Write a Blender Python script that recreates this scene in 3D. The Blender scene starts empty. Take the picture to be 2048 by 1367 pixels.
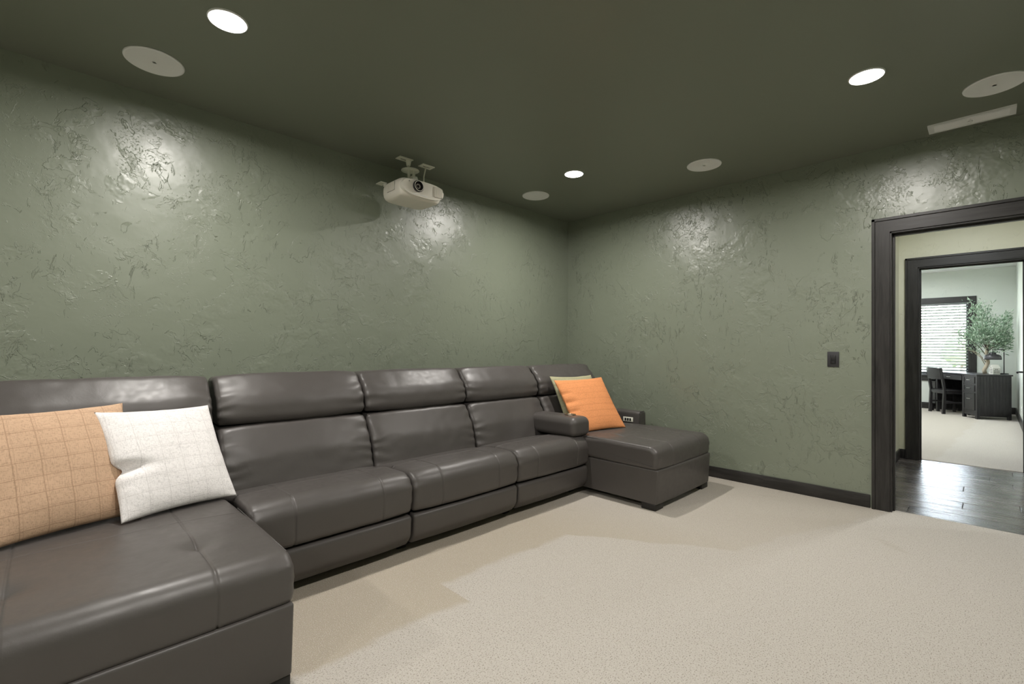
import bpy, bmesh, math, random
from math import pi, sin, cos, exp, sqrt, radians
from mathutils import Vector, Matrix, noise, Euler

random.seed(7)
S = bpy.context.scene
COL = S.collection

# ------------------------------------------------------------------ camera
cam = bpy.data.objects.new('camera', bpy.data.cameras.new('camera'))
COL.objects.link(cam)
Fv = Vector((0.70168285, 0.7124334, 0.00893441))
Rv = Vector((0.7124054, -0.70173752, 0.00655808))
Uv = Vector((-0.01094181, -0.00176323, 0.99993858))
M = Matrix.Identity(4)
for i in range(3):
    M[i][0] = Rv[i]; M[i][1] = Uv[i]; M[i][2] = -Fv[i]
M[0][3] = 0; M[1][3] = 0; M[2][3] = 1.1988
cam.matrix_world = M
cam.data.sensor_width = 36
cam.data.lens = 940.996 / 2048 * 36
cam.data.shift_y = 4.78 / 2048
cam.data.clip_start = .02
S.camera = cam

# ------------------------------------------------------------------ world, exposure
w = bpy.data.worlds.new('sky'); S.world = w; w.use_nodes = True
nt = w.node_tree
bg = nt.nodes['Background']
sky = nt.nodes.new('ShaderNodeTexSky')
sky.sky_type = 'NISHITA'; sky.sun_disc = False
sky.sun_elevation = radians(38); sky.sun_rotation = radians(200); sky.air_density = 1.0; sky.dust_density = 2.5
hs = nt.nodes.new('ShaderNodeHueSaturation'); hs.inputs['Saturation'].default_value = .45
nt.links.new(sky.outputs[0], hs.inputs['Color']); nt.links.new(hs.outputs[0], bg.inputs[0])
bg.inputs[1].default_value = 2.9
S.view_settings.view_transform = 'Standard'
S.view_settings.look = 'None'
S.view_settings.exposure = 1.6
S.view_settings.gamma = 1.0
S.view_settings.use_curve_mapping = False
try:
    S.cycles.use_denoising = True
    S.cycles.max_bounces = 10
    S.cycles.diffuse_bounces = 6
    S.cycles.glossy_bounces = 4
    S.cycles.sample_clamp_indirect = 6
    S.cycles.use_light_tree = True
except Exception:
    pass
DOWNLIGHT = 9.8       # watts of each lamp
GLOW = 5.0      # emission of the theatre room's recessed lights
ROOM_LIGHT = 12.0     # emission of the added office lights and the hall lights

# ------------------------------------------------------------------ materials
def mat(name, col=(.5, .5, .5), rough=.5, spec=.5, metal=0.0, emit=None, estr=0.0):
    m = bpy.data.materials.new(name); m.use_nodes = True
    b = m.node_tree.nodes['Principled BSDF']
    b.inputs['Base Color'].default_value = (*col, 1)
    b.inputs['Roughness'].default_value = rough
    b.inputs['Specular IOR Level'].default_value = spec
    b.inputs['Metallic'].default_value = metal
    if emit:
        b.inputs['Emission Color'].default_value = (*emit, 1)
        b.inputs['Emission Strength'].default_value = estr
    return m

class NG:
    """small helper for node graphs"""
    def __init__(s, m):
        s.t = m.node_tree; s.b = s.t.nodes['Principled BSDF']
        s.tc = s.t.nodes.new('ShaderNodeTexCoord')
    def n(s, typ, **kw):
        x = s.t.nodes.new(typ)
        for k, v in kw.items():
            if k in x.inputs.keys(): x.inputs[k].default_value = v
            else: setattr(x, k, v)
        return x
    def l(s, a, b): s.t.links.new(a, b)
    def co(s, scale=(1, 1, 1), rot=(0, 0, 0)):
        mp = s.n('ShaderNodeMapping'); mp.inputs['Scale'].default_value = scale; mp.inputs['Rotation'].default_value = rot
        s.l(s.tc.outputs['Object'], mp.inputs[0]); return mp.outputs[0]
    def noise(s, vec, scale, detail=2, rough=.5, dist=0):
        x = s.n('ShaderNodeTexNoise'); x.inputs['Scale'].default_value = scale; x.inputs['Detail'].default_value = detail
        x.inputs['Roughness'].default_value = rough; x.inputs['Distortion'].default_value = dist
        s.l(vec, x.inputs['Vector']); return x.outputs['Fac']
    def ramp(s, v, a, b, ca=(0, 0, 0), cb=(1, 1, 1), interp='LINEAR'):
        r = s.n('ShaderNodeValToRGB'); e = r.color_ramp.elements
        r.color_ramp.interpolation = interp
        e[0].position = a; e[0].color = (*ca, 1); e[1].position = b; e[1].color = (*cb, 1)
        s.l(v, r.inputs[0]); return r.outputs[0]
    def math(s, op, a, b=None, c=None):
        x = s.n('ShaderNodeMath', operation=op)
        for i, v in enumerate((a, b, c)):
            if v is None: continue
            if isinstance(v, (int, float)): x.inputs[i].default_value = v
            else: s.l(v, x.inputs[i])
        return x.outputs[0]
    def mix(s, f, a, b, mode='MIX'):
        x = s.n('ShaderNodeMix', data_type='RGBA', blend_type=mode)
        for i, v in ((0, f), (6, a), (7, b)):
            if isinstance(v, (int, float)): x.inputs[i].default_value = v
            elif isinstance(v, tuple): x.inputs[i].default_value = (*v, 1)
            else: s.l(v, x.inputs[i])
        return x.outputs[2]
    def bump(s, h, strength, dist, prev=None):
        x = s.n('ShaderNodeBump'); x.inputs['Strength'].default_value = strength; x.inputs['Distance'].default_value = dist
        s.l(h, x.inputs['Height'])
        if prev is not None: s.l(prev, x.inputs['Normal'])
        s.l(x.outputs[0], s.b.inputs['Normal']); return x.outputs[0]

def trowel_wall(name, col, rough=.4, depth=1.0, spec=.5):
    m = mat(name, col, rough, spec); g = NG(m)
    v = g.co()
    # trowel passes: low plateaus whose rims only show here and there
    wv = g.n('ShaderNodeVectorMath', operation='ADD')
    wn = g.n('ShaderNodeTexNoise'); wn.inputs['Scale'].default_value = 26; wn.inputs['Detail'].default_value = 3; g.l(v, wn.inputs['Vector'])
    ws = g.n('ShaderNodeVectorMath', operation='SCALE'); ws.inputs['Scale'].default_value = .035; g.l(wn.outputs['Color'], ws.inputs[0])
    g.l(v, wv.inputs[0]); g.l(ws.outputs[0], wv.inputs[1]); v2 = wv.outputs[0]
    def mask(scale, lo, hi, seed):
        return g.ramp(g.noise(g.co((1, 1, 1), (seed, seed * .7, seed * .3)), scale, 4, .65), lo, hi)
    p1 = g.ramp(g.noise(v2, 2.6, 6, .60, .6), .515, .523)
    h = g.math('MULTIPLY', g.math('MULTIPLY', p1, mask(3.1, .46, .62, 1.3)), 1.0)
    p2 = g.ramp(g.noise(v2, 6.0, 5, .62, .9), .56, .570)
    h = g.math('ADD', h, g.math('MULTIPLY', g.math('MULTIPLY', p2, mask(4.3, .48, .62, 2.6)), -.8))
    p3 = g.ramp(g.noise(g.co((1, 1, .45), (.6, .9, .2)), 17, 5, .7, 1.2), .60, .625)
    h = g.math('ADD', h, g.math('MULTIPLY', g.math('MULTIPLY', p3, mask(2.4, .50, .60, .4)), 1.0))
    p4 = g.ramp(g.noise(g.co((1, 1, .5), (-.7, .4, 1.2)), 13, 4, .7, 1.6), .63, .65)
    h = g.math('ADD', h, g.math('MULTIPLY', g.math('MULTIPLY', p4, mask(2.0, .47, .60, 3.9)), 1.15))
    st = g.ramp(g.noise(v, 85, 3, .7), .56, .72)
    h = g.math('ADD', h, g.math('MULTIPLY', g.math('MULTIPLY', st, mask(5.5, .50, .62, 5.1)), .45))
    h = g.math('ADD', h, g.math('MULTIPLY', g.noise(v, 5, 3, .5), 1.6))
    g.bump(h, 1.0, .0031 * depth)
    c = g.mix(g.noise(v, 1.2, 3), tuple(x * .95 for x in col), tuple(min(1, x * 1.05) for x in col))
    g.l(c, g.b.inputs['Base Color'])
    return m

GREEN = (.222, .250, .190)
m_wall = trowel_wall('green trowelled wall paint', GREEN, .36, 1.0, .85)
m_ceil = mat('green ceiling paint', (.200, .216, .170), .40, .5)
g = NG(m_ceil); g.bump(g.noise(g.co(), 160, 2), .15, .001)
m_cream = trowel_wall('cream hall wall paint', (.66, .65, .51), .5, .3)
m_sage = trowel_wall('pale sage office wall paint', (.63, .66, .615), .5, .25)
m_white_ceil = mat('white ceiling paint', (.8, .8, .8), .6)

def carpet_mat():
    m = mat('beige loop carpet', (.5, .46, .39), .95, .1); g = NG(m)
    v = g.co()
    sep = g.n('ShaderNodeSeparateXYZ'); g.l(v, sep.inputs[0])
    x, y = sep.outputs[0], sep.outputs[1]
    # nap direction: vacuum strokes with fairly crisp edges; near the door, a painted hall-light boundary
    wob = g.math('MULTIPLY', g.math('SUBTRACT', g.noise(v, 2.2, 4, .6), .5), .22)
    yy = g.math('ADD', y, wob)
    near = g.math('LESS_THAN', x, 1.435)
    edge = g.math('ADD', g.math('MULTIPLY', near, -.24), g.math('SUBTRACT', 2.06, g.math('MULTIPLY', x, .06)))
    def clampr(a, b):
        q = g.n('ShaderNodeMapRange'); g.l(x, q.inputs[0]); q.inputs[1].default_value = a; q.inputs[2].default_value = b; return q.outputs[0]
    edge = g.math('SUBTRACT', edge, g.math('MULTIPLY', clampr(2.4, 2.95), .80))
    edge = g.math('SUBTRACT', edge, g.math('MULTIPLY', clampr(2.95, 4.4), .42))  # this stretch of the tan edge paints in where the hall light ends
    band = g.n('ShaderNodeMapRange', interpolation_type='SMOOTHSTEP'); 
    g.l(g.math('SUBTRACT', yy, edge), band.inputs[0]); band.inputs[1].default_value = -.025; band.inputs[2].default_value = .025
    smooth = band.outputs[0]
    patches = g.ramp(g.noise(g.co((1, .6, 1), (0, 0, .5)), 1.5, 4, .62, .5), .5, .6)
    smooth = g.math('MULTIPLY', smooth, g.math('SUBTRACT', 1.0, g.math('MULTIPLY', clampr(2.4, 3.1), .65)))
    # loop rows
    row = g.n('ShaderNodeTexVoronoi'); row.inputs['Scale'].default_value = 230
    g.l(g.co((1, .55, 1)), row.inputs['Vector'])
    pits = g.ramp(row.outputs['Distance'], .35, .75)
    sparse = g.ramp(g.noise(g.co((.75, 1.1, 1)), 185, 1, .5), .58, .66)
    fleck = g.ramp(g.noise(g.co((1, 1, 1)), 230, 1, .6), .58, .68)
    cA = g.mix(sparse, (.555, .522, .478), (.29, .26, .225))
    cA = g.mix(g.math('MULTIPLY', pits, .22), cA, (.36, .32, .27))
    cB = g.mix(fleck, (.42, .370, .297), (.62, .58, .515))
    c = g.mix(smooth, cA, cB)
    spots = g.ramp(g.noise(g.co((1, 1, 1)), 3.4, 3, .7, .3), .66, .74)
    c = g.mix(g.math('MULTIPLY', spots, .35), c, (.38, .34, .28))
    big = g.noise(v, .9, 3, .6)
    c = g.mix(g.math('MULTIPLY', big, .25), c, (.50, .45, .37))
    g.l(c, g.b.inputs['Base Color'])
    h = g.math('ADD', g.math('MULTIPLY', pits, -.6), g.math('MULTIPLY', g.noise(v, 260, 2), .6))
    g.bump(h, .55, .004)
    return m
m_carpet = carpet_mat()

def leather_mat():
    m = mat('dark taupe leather', (.088, .079, .073), .36, .5); g = NG(m)
    v = g.co()
    vo = g.n('ShaderNodeTexVoronoi'); vo.inputs['Scale'].default_value = 420; g.l(v, vo.inputs['Vector'])
    fine = g.bump(vo.outputs['Distance'], .10, .0006)
    g.bump(g.noise(v, 14, 4, .6, .4), .16, .006, fine)
    c = g.mix(g.noise(v, 3, 4), (.070, .063, .059), (.088, .080, .075))
    g.l(c, g.b.inputs['Base Color'])
    g.l(g.ramp(g.noise(v, 30, 3), .3, .7, (.37,) * 3, (.45,) * 3), g.b.inputs['Roughness'])
    return m
m_leather = leather_mat()
m_stitch = mat('pale stitching thread', (.22, .20, .18), .7)
m_seamdark = mat('near-black inner cloth', (.01, .01, .01), .9, .1)  # near-black cloth on the sofa's under frame
m_foot = mat('black plastic foot', (.012, .011, .010), .45)

def wood_mat(name, c1, c2, rough=.38, scale=(1, 1, 1), rot=(0, 0, 0), spec=.5, bump=.15):
    m = mat(name, c1, rough, spec); g = NG(m)
    v = g.co(scale, rot)
    n = g.noise(v, 3, 6, .65, .6)
    g.l(g.mix(g.ramp(n, .35, .65), c1, c2), g.b.inputs['Base Color'])
    g.bump(n, bump, .0015)
    g.l(g.ramp(n, .3, .7, (rough - .06,) * 3, (rough + .08,) * 3), g.b.inputs['Roughness'])
    return m
m_trim_v = wood_mat('near-black stained trim, upright grain', (.014, .013, .012), (.034, .031, .029), .42, (14, 14, 1.2))
m_trim_y = wood_mat('near-black stained trim, level grain', (.014, .013, .012), (.034, .031, .029), .42, (14, 1.2, 14))
m_trim_x = wood_mat('near-black stained trim, lengthwise grain', (.014, .013, .012), (.034, .031, .029), .42, (1.2, 14, 14))
m_doorwood = wood_mat('dark stained door wood', (.035, .028, .020), (.075, .060, .042), .3, (14, 14, 1.0))
m_plank = []
for i, k in enumerate((.8, 1.0, 1.25)):
    m_plank.append(wood_mat('grey brown wood plank %d' % i, (.060 * k, .052 * k, .046 * k), (.105 * k, .092 * k, .083 * k), .26, (9, .9, 9), spec=.8, bump=.02))
m_desk = wood_mat('black stained desk wood', (.014, .013, .014), (.032, .030, .031), .36, (9, 9, 1.5))
m_white = mat('white painted plastic', (.88, .88, .87), .45)
m_grille = mat('white speaker grille', (.85, .85, .84), .7, .2)
g = NG(m_grille); vo = g.n('ShaderNodeTexVoronoi'); vo.inputs['Scale'].default_value = 330; g.l(g.co(), vo.inputs['Vector'])
g.l(g.ramp(vo.outputs['Distance'], .2, .5, (.66, .66, .65), (.90, .90, .89)), g.b.inputs['Base Color'])
m_diff = mat('lit LED diffuser', (1, 1, 1), .5, emit=(1.0, .97, .93), estr=GLOW)
m_proj = mat('cream white projector plastic', (.86, .82, .73), .42)
m_grillegrey = mat('grey grille slot', (.42, .40, .35), .6)
m_mount = mat('cream painted mount metal', (.85, .84, .74), .4)
m_black = mat('black plastic', (.012, .012, .013), .35)
m_blackmetal = mat('black powder-coated metal', (.02, .02, .022), .4, .5, .6)
m_lens = mat('dark lens glass', (.015, .008, .008), .35, .4)
m_chrome = mat('brushed steel', (.6, .6, .58), .28, .5, 1.0)
m_bronze = mat('bronze cup holder ring', (.30, .26, .19), .3, .5, 1.0)
m_switch = mat('charcoal switch plate', (.035, .035, .038), .42)
m_shade = mat('dark pewter lamp shade', (.07, .067, .072), .42, .5, .4)
m_ceramic = mat('white ceramic', (.62, .61, .56), .5)
m_blind = mat('pale grey blind slat', (.17, .18, .18), .5)
m_bark = mat('pale tan bark', (.42, .36, .27), .8)
m_twig = mat('grey brown twig', (.12, .10, .08), .8)

def leaf_mat():
    m = mat('grey green olive leaf', (.13, .22, .12), .55); g = NG(m)
    oi = g.n('ShaderNodeNewGeometry')
    g.l(g.ramp(oi.outputs['Random Per Island'], 0, 1, (.12, .22, .13), (.44, .54, .42)), g.b.inputs['Base Color'])
    return m
m_leaf = leaf_mat()

def glass_mat():
    m = bpy.data.materials.new('clear window glass'); m.use_nodes = True
    t = m.node_tree; t.nodes.clear()
    o = t.nodes.new('ShaderNodeOutputMaterial'); mx = t.nodes.new('ShaderNodeMixShader')
    a = t.nodes.new('ShaderNodeBsdfTransparent'); b = t.nodes.new('ShaderNodeBsdfGlossy')
    b.inputs['Roughness'].default_value = .02; mx.inputs[0].default_value = .06
    t.links.new(a.outputs[0], mx.inputs[1]); t.links.new(b.outputs[0], mx.inputs[2]); t.links.new(mx.outputs[0], o.inputs[0])
    return m
m_glass = glass_mat()

def pillow_mat(name, col, line, sx, sy, lw=.030, wob=.006, lcol=.75):
    """woven cover with raised stitched lines; sx / sy = spacing (m) of lines, 0 for none"""
    m = mat(name, col, .85, .15); g = NG(m)
    v = g.co()
    sep = g.n('ShaderNodeSeparateXYZ'); g.l(v, sep.inputs[0])
    wn = g.math('MULTIPLY', g.math('SUBTRACT', g.noise(v, 7, 3), .5), wob * 2)
    tot = None
    for ax, sp in ((0, sx), (1, sy)):
        if not sp: continue
        a = g.math('ADD', sep.outputs[ax], wn)
        f = g.math('FRACT', g.math('DIVIDE', g.math('ADD', a, 5.013 + .01 * ax), sp))
        d = g.math('ABSOLUTE', g.math('SUBTRACT', f, .5))
        l_ = g.math('LESS_THAN', d, lw)
        # a fainter twin line beside it
        d2 = g.math('ABSOLUTE', g.math('SUBTRACT', f, .62))
        l2 = g.math('MULTIPLY', g.math('LESS_THAN', d2, lw * .7), .45)
        l_ = g.math('MAXIMUM', l_, l2)
        tot = l_ if tot is None else g.math('MAXIMUM', tot, l_)
    w1 = g.noise(g.co((1, .15, 1)), 420, 2); w2 = g.noise(g.co((.15, 1, 1)), 420, 2)
    weave = g.math('ADD', w1, w2)
    c = g.mix(g.ramp(weave, .8, 1.2), tuple(x * .86 for x in col), tuple(min(x * 1.10, 1) for x in col))
    c = g.mix(g.math('MULTIPLY', tot, lcol), c, line)
    g.l(c, g.b.inputs['Base Color'])
    b1 = g.bump(weave, .25, .0012)
    b2 = g.bump(tot, .6, .002, b1)
    g.bump(g.noise(v, 16, 4, .6, .5), .35, .010, b2)
    return m

# ------------------------------------------------------------------ helpers
def obj(name, bm, m, parent=None, smooth=True, angle=None, world=True):
    """one mesh object from a bmesh; geometry is given in world coordinates (parents sit unrotated) unless world=False"""
    me = bpy.data.meshes.new(name)
    if parent is not None and world:
        bmesh.ops.translate(bm, verts=bm.verts, vec=-parent_origin(parent))
    bmesh.ops.recalc_face_normals(bm, faces=bm.faces)
    if smooth:
        for f in bm.faces: f.smooth = True
        if angle:
            for e in bm.edges:
                if len(e.link_faces) == 2 and e.calc_face_angle(0) > angle: e.smooth = False
    bm.to_mesh(me); bm.free()
    me.materials.append(m)
    o = bpy.data.objects.new(name, me); COL.objects.link(o)
    if parent is not None: o.parent = parent
    return o
def parent_origin(p):
    v = Vector((0, 0, 0))
    while p is not None:
        v = v + p.location; p = p.parent
    return v
def thing(name, label, cat, loc=(0, 0, 0), rotz=0, group=None):
    o = bpy.data.objects.new(name, None); COL.objects.link(o); o.empty_display_size = .1
    o.location = loc; o.rotation_euler = (0, 0, rotz); o['label'] = label; o['category'] = cat
    if group: o['group'] = group
    return o
def tag(o, label, cat, group=None):
    o['label'] = label; o['category'] = cat
    if group: o['group'] = group
    return o
def struct(name, bm, m, parent=None, label=None, **kw):
    o = obj(name, bm, m, parent, smooth=kw.get('smooth', False), angle=kw.get('angle'))
    if parent is None: o['kind'] = 'structure'
    if label: o['label'] = label
    return o
def struct_empty(name, loc, label=None):
    o = bpy.data.objects.new(name, None); COL.objects.link(o); o.location = loc; o['kind'] = 'structure'
    if label: o['label'] = label
    return o
def dup_tree(o, parent=None):
    c = o.copy(); COL.objects.link(c)
    if parent is not None: c.parent = parent
    for ch in list(o.children): dup_tree(ch, c)
    return c
def BM(): return bmesh.new()
def box(bm, x0, x1, y0, y1, z0, z1, bev=0, seg=2, mtx=None):
    r = bmesh.ops.create_cube(bm, size=1)
    vs = r['verts']
    bmesh.ops.scale(bm, verts=vs, vec=(abs(x1 - x0), abs(y1 - y0), abs(z1 - z0)))
    bmesh.ops.translate(bm, verts=vs, vec=((x0 + x1) / 2, (y0 + y1) / 2, (z0 + z1) / 2))
    if bev:
        es = list({e for v in vs for e in v.link_edges})
        r = bmesh.ops.bevel(bm, geom=es, offset=bev, segments=seg, affect='EDGES', profile=.5)
        vs = list({v for v in r['verts']} | {v for v in vs if v.is_valid})
    if mtx is not None: bmesh.ops.transform(bm, matrix=mtx, verts=[v for v in vs if v.is_valid])
    return vs
def cyl(bm, p0, p1, r0, r1=None, n=16, cap=True):
    r1 = r0 if r1 is None else r1
    p0, p1 = Vector(p0), Vector(p1); d = p1 - p0
    q = d.to_track_quat('Z', 'Y').to_matrix().to_4x4()
    mt = Matrix.Translation((p0 + p1) / 2) @ q
    return bmesh.ops.create_cone(bm, cap_ends=cap, segments=n, radius1=r0, radius2=r1, depth=d.length, matrix=mt)['verts']
def lathe(bm, prof, c, n=32, axis='Z', cap=True):
    """prof: list of (r, h)"""
    rings = []
    for r, h in prof:
        ring = []
        for k in range(n):
            a = 2 * pi * k / n
            if axis == 'Z': p = (c[0] + r * cos(a), c[1] + r * sin(a), c[2] + h)
            elif axis == 'Y': p = (c[0] + r * cos(a), c[1] + h, c[2] + r * sin(a))
            else: p = (c[0] + h, c[1] + r * cos(a), c[2] + r * sin(a))
            ring.append(bm.verts.new(p))
        rings.append(ring)
    for a, b in zip(rings, rings[1:]):
        for k in range(n): bm.faces.new((a[k], a[(k + 1) % n], b[(k + 1) % n], b[k]))
    for ring in ((rings[0], rings[-1]) if cap else ()):
        try: bm.faces.new(ring)
        except Exception: pass
def tube(bm, pts, rad, n=8):
    pts = [Vector(p) for p in pts]
    rings = []
    for i, p in enumerate(pts):
        t = (pts[min(i + 1, len(pts) - 1)] - pts[max(i - 1, 0)]).normalized()
        u = t.orthogonal().normalized() if i == 0 else (u - t * u.dot(t)).normalized()
        v = t.cross(u); r = rad(i / (len(pts) - 1)) if callable(rad) else rad
        rings.append([bm.verts.new(p + (u * cos(2 * pi * k / n) + v * sin(2 * pi * k / n)) * r) for k in range(n)])
    for a, b in zip(rings, rings[1:]):
        for k in range(n): bm.faces.new((a[k], a[(k + 1) % n], b[(k + 1) % n], b[k]))
    bm.faces.new(rings[0]); bm.faces.new(rings[-1])
def extrude_poly(bm, pts2, a0, a1, plane='XY'):
    def P(u, v, a):
        return {'XY': (u, v, a), 'YZ': (a, u, v), 'XZ': (u, a, v)}[plane]
    A = [bm.verts.new(P(u, v, a0)) for u, v in pts2]; B = [bm.verts.new(P(u, v, a1)) for u, v in pts2]
    bm.faces.new(A); bm.faces.new(B[::-1])
    n = len(A)
    for i in range(n): bm.faces.new((A[i], A[(i + 1) % n], B[(i + 1) % n], B[i]))

# ---- upholstery: a rounded profile swept along an axis, ends rolled in, with seams and puff
def roundpoly(pts, radii, ds=.014):
    n = len(pts); out = []
    if not hasattr(radii, '__len__'): radii = [radii] * n
    for i in range(n):
        p = Vector(pts[i]); a = Vector(pts[i - 1]) - p; b = Vector(pts[(i + 1) % n]) - p
        r = radii[i]; th = a.angle(b); la, lb = a.length, b.length; a.normalize(); b.normalize()
        t = min(r / math.tan(th / 2), la * .49, lb * .49); r = t * math.tan(th / 2)
        c = p + (a + b).normalized() * (r / sin(th / 2))
        s0 = p + a * t; s1 = p + b * t
        v0 = s0 - c; v1 = s1 - c; ang = v0.angle(v1) if v0.length > 1e-6 else 0
        sgn = 1 if v0.cross(v1) > 0 else -1 
        k = max(3, int(ang * r / ds) + 2)
        for j in range(k + 1):
            q = sgn * ang * j / k
            out.append(c + Vector((v0.x * cos(q) - v0.y * sin(q), v0.x * sin(q) + v0.y * cos(q))))
    # resample the straight runs
    res = []
    for i in range(len(out)):
        a, b = out[i], out[(i + 1) % len(out)]; L = (b - a).length
        if L < 1e-5: continue
        k = max(1, int(L / ds + .5))
        for j in range(k): res.append(a.lerp(b, j / k))
    return res
def loft(bm, prof, x0, x1, r=.03, seams=(), disp=None, step=.022, axis='X', extra=None, sd=.0048, sw=.0032):
    n = len(prof)
    if extra:   # denser points where a cross seam runs: list of (coordinate, test)
        newp = []
        for i in range(n):
            a, b = prof[i], prof[(i + 1) % n]; newp.append(a)
            for c0, test in extra:
                for off in (-.012, -.006, -.003, 0, .003, .006, .012):
                    c = c0 + off; lo, hi = sorted((a.x, b.x))
                    if lo < c < hi and test(a): newp.append(a.lerp(b, (c - a.x) / (b.x - a.x)))
        # keep order along each edge
        fixed = []
        i = 0
        for p in newp: fixed.append(p)
        out = []; base = {id(p) for p in prof}; buf = []
        for p in fixed + [None]:
            if p is None or id(p) in base:
                if buf: buf.sort(key=lambda t: (t - out[-1]).length); out += buf; buf = []
                if p is not None: out.append(p)
            else: buf.append(p)
        prof = out; n = len(prof)
    area = sum(prof[i].x * prof[(i + 1) % n].y - prof[(i + 1) % n].x * prof[i].y for i in range(n))
    nrm = []
    for i in range(n):
        t = prof[(i + 1) % n] - prof[i - 1]; t.normalize()
        v = Vector((t.y, -t.x)); nrm.append(v if area > 0 else -v)
    st = []
    K = 5
    for j in range(K + 1): th = pi / 2 * j / K; st.append((x0 + r * (1 - cos(th)), r * (1 - sin(th))))
    k = max(2, int((x1 - x0 - 2 * r) / step))
    mids = [x0 + r + (x1 - x0 - 2 * r) * j / k for j in range(1, k)]
    for s in seams:
        mids = [x for x in mids if abs(x - s) > .012] + [s + o for o in (-.012, -.007, -.0035, 0, .0035, .007, .012)]
    st += [(x, 0) for x in sorted(mids)]
    for j in range(K + 1): th = pi / 2 * (1 - j / K); st.append((x1 - r * (1 - cos(th)), r * (1 - sin(th))))
    rings = []
    for x, ins in st:
        ring = []
        t = (x - x0) / (x1 - x0)
        sg = sum(exp(-((x - s) / sw) ** 2) for s in seams) * sd
        for p, nn in zip(prof, nrm):
            off = -ins - sg
            if disp: off += disp(x, t, p.x, p.y, nn.x, nn.y)
            q = p + nn * off
            ring.append(bm.verts.new((x, q.x, q.y) if axis == 'X' else (q.x, x, q.y)))
        rings.append(ring)
    for a, b in zip(rings, rings[1:]):
        for i in range(n): bm.faces.new((a[i], a[(i + 1) % n], b[(i + 1) % n], b[i]))
    for ring, flip in ((rings[0], 1), (rings[-1], 0)):      # end panels: a small inset ring, then a fan
        c = sum((v.co for v in ring), Vector()) / n
        xx = ring[0].co.x if axis == 'X' else ring[0].co.y
        inner = [bm.verts.new(v.co.lerp(c, .008)) for v in ring]
        cv = bm.verts.new(c)
        for i in range(n):
            bm.faces.new((ring[i], ring[(i + 1) % n], inner[(i + 1) % n], inner[i])); bm.faces.new((inner[i], inner[(i + 1) % n], cv))

def nz(x, y, z, s, seed=0): return noise.noise(Vector((x * s + seed, y * s, z * s)))

# ================================================================== SETTING
H = 2.74
XB, YA = 4.4935, 3.599          # wall_right plane, wall_left plane
XF, YR = -3.3, -.62             # unseen walls
X2 = XB + .12                   # hall side of wall_right
HX = 6.86; HX2 = 6.98           # hall far wall
HY = .722                       # hall left wall
OX = 13.20; OY = -.36; OH = 2.85
bm = BM(); box(bm, XF - .1, XB + .10, YA, YA + .1, 0, H); struct('wall_left', bm, m_wall, label='long green trowel textured wall behind the sofa')
bm = BM(); box(bm, XF - .1, XF, YR, YA, 0, H); struct('wall_front', bm, m_wall)
bm = BM(); box(bm, XF - .1, XB + .10, YR - .1, YR, 0, H); struct('wall_back', bm, m_wall)
DY0, DY1, DZ = -.285, .53, 2.098        # opening in wall_right
bm = BM()
box(bm, XB, X2, DY1, YA, 0, H); box(bm, XB, X2, YR, DY0, 0, H); box(bm, XB, X2, DY0, DY1, DZ, H)
struct('wall_right', bm, m_wall, label='green trowel textured wall with the doorway')
bm = BM(); box(bm, XF - .1, XB + .10, YR - .1, YA + .1, H, H + .1); struct('ceiling', bm, m_ceil, label='smooth dark green ceiling')
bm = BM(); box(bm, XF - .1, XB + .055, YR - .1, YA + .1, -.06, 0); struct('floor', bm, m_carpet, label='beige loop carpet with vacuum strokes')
# hall
bm = BM(); box(bm, X2, HX2, HY, HY + .12, 0, H)
struct('wall_hall_left', bm, m_cream)
bm = BM(); box(bm, X2 - .01, HX2, -3.1, -3.0, 0, H); struct('wall_hall_right', bm, m_cream)
bm = BM(); box(bm, X2, X2 + .01, DY1 + .1, HY, 0, H); box(bm, X2, X2 + .01, -3.0, DY0 - .1, 0, H); box(bm, X2, X2 + .01, DY0 - .1, DY1 + .1, 2.2, H)
struct('wall_hall_near', bm, m_cream)
EY0, EY1, EZ = -.262, .563, 2.132
bm = BM()
box(bm, HX, HX2, EY1, HY + .12, 0, H); box(bm, HX, HX2, -3.0, EY0, 0, H); box(bm, HX, HX2, EY0, EY1, EZ, H)
struct('wall_hall_far', bm, m_cream, label='cream hall wall around the second doorway')
bm = BM(); box(bm, X2, HX2, -3.1, HY + .12, H, H + .1); struct('ceiling_hall', bm, m_white_ceil)
# office
bm = BM()
box(bm, HX2, HX2 + .01, .64, 4.0, 0, OH); box(bm, HX2, HX2 + .01, EY0, .64, 2.21, OH); box(bm, HX2, HX2 + .01, OY, EY0 - .0, 0, OH)
struct('wall_office_near', bm, m_sage)
bm = BM(); box(bm, HX2, OX + .12, OY - .1, OY, 0, OH); struct('wall_office_right', bm, m_sage, label='pale sage office wall at the right edge')
bm = BM(); box(bm, HX2, OX + .12, 4.0, 4.1, 0, OH); struct('wall_office_left', bm, m_sage)
WIN = [(.298, 1.62), (2.25, 3.55)]; WZ0, WZ1 = .70, 2.20  # second window is unseen, added for more daylight in the office
bm = BM()
ys = [OY] + [v for wv in WIN for v in wv] + [4.0]
for a, b in ((ys[0], ys[1]), (ys[2], ys[3]), (ys[4], ys[5])): box(bm, OX, OX + .12, a, b, 0, OH)
for a, b in WIN: box(bm, OX, OX + .12, a, b, 0, WZ0); box(bm, OX, OX + .12, a, b, WZ1, OH)
struct('wall_office_back', bm, m_sage, label='pale sage office wall with the window')
bm = BM(); box(bm, HX2, OX + .12, OY - .1, 4.1, OH, OH + .1); struct('ceiling_office', bm, m_white_ceil)
bm = BM(); box(bm, 6.935, OX + .12, OY - .1, 4.1, -.06, 0.0); struct('floor_office', bm, m_carpet, label='beige office carpet')
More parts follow.
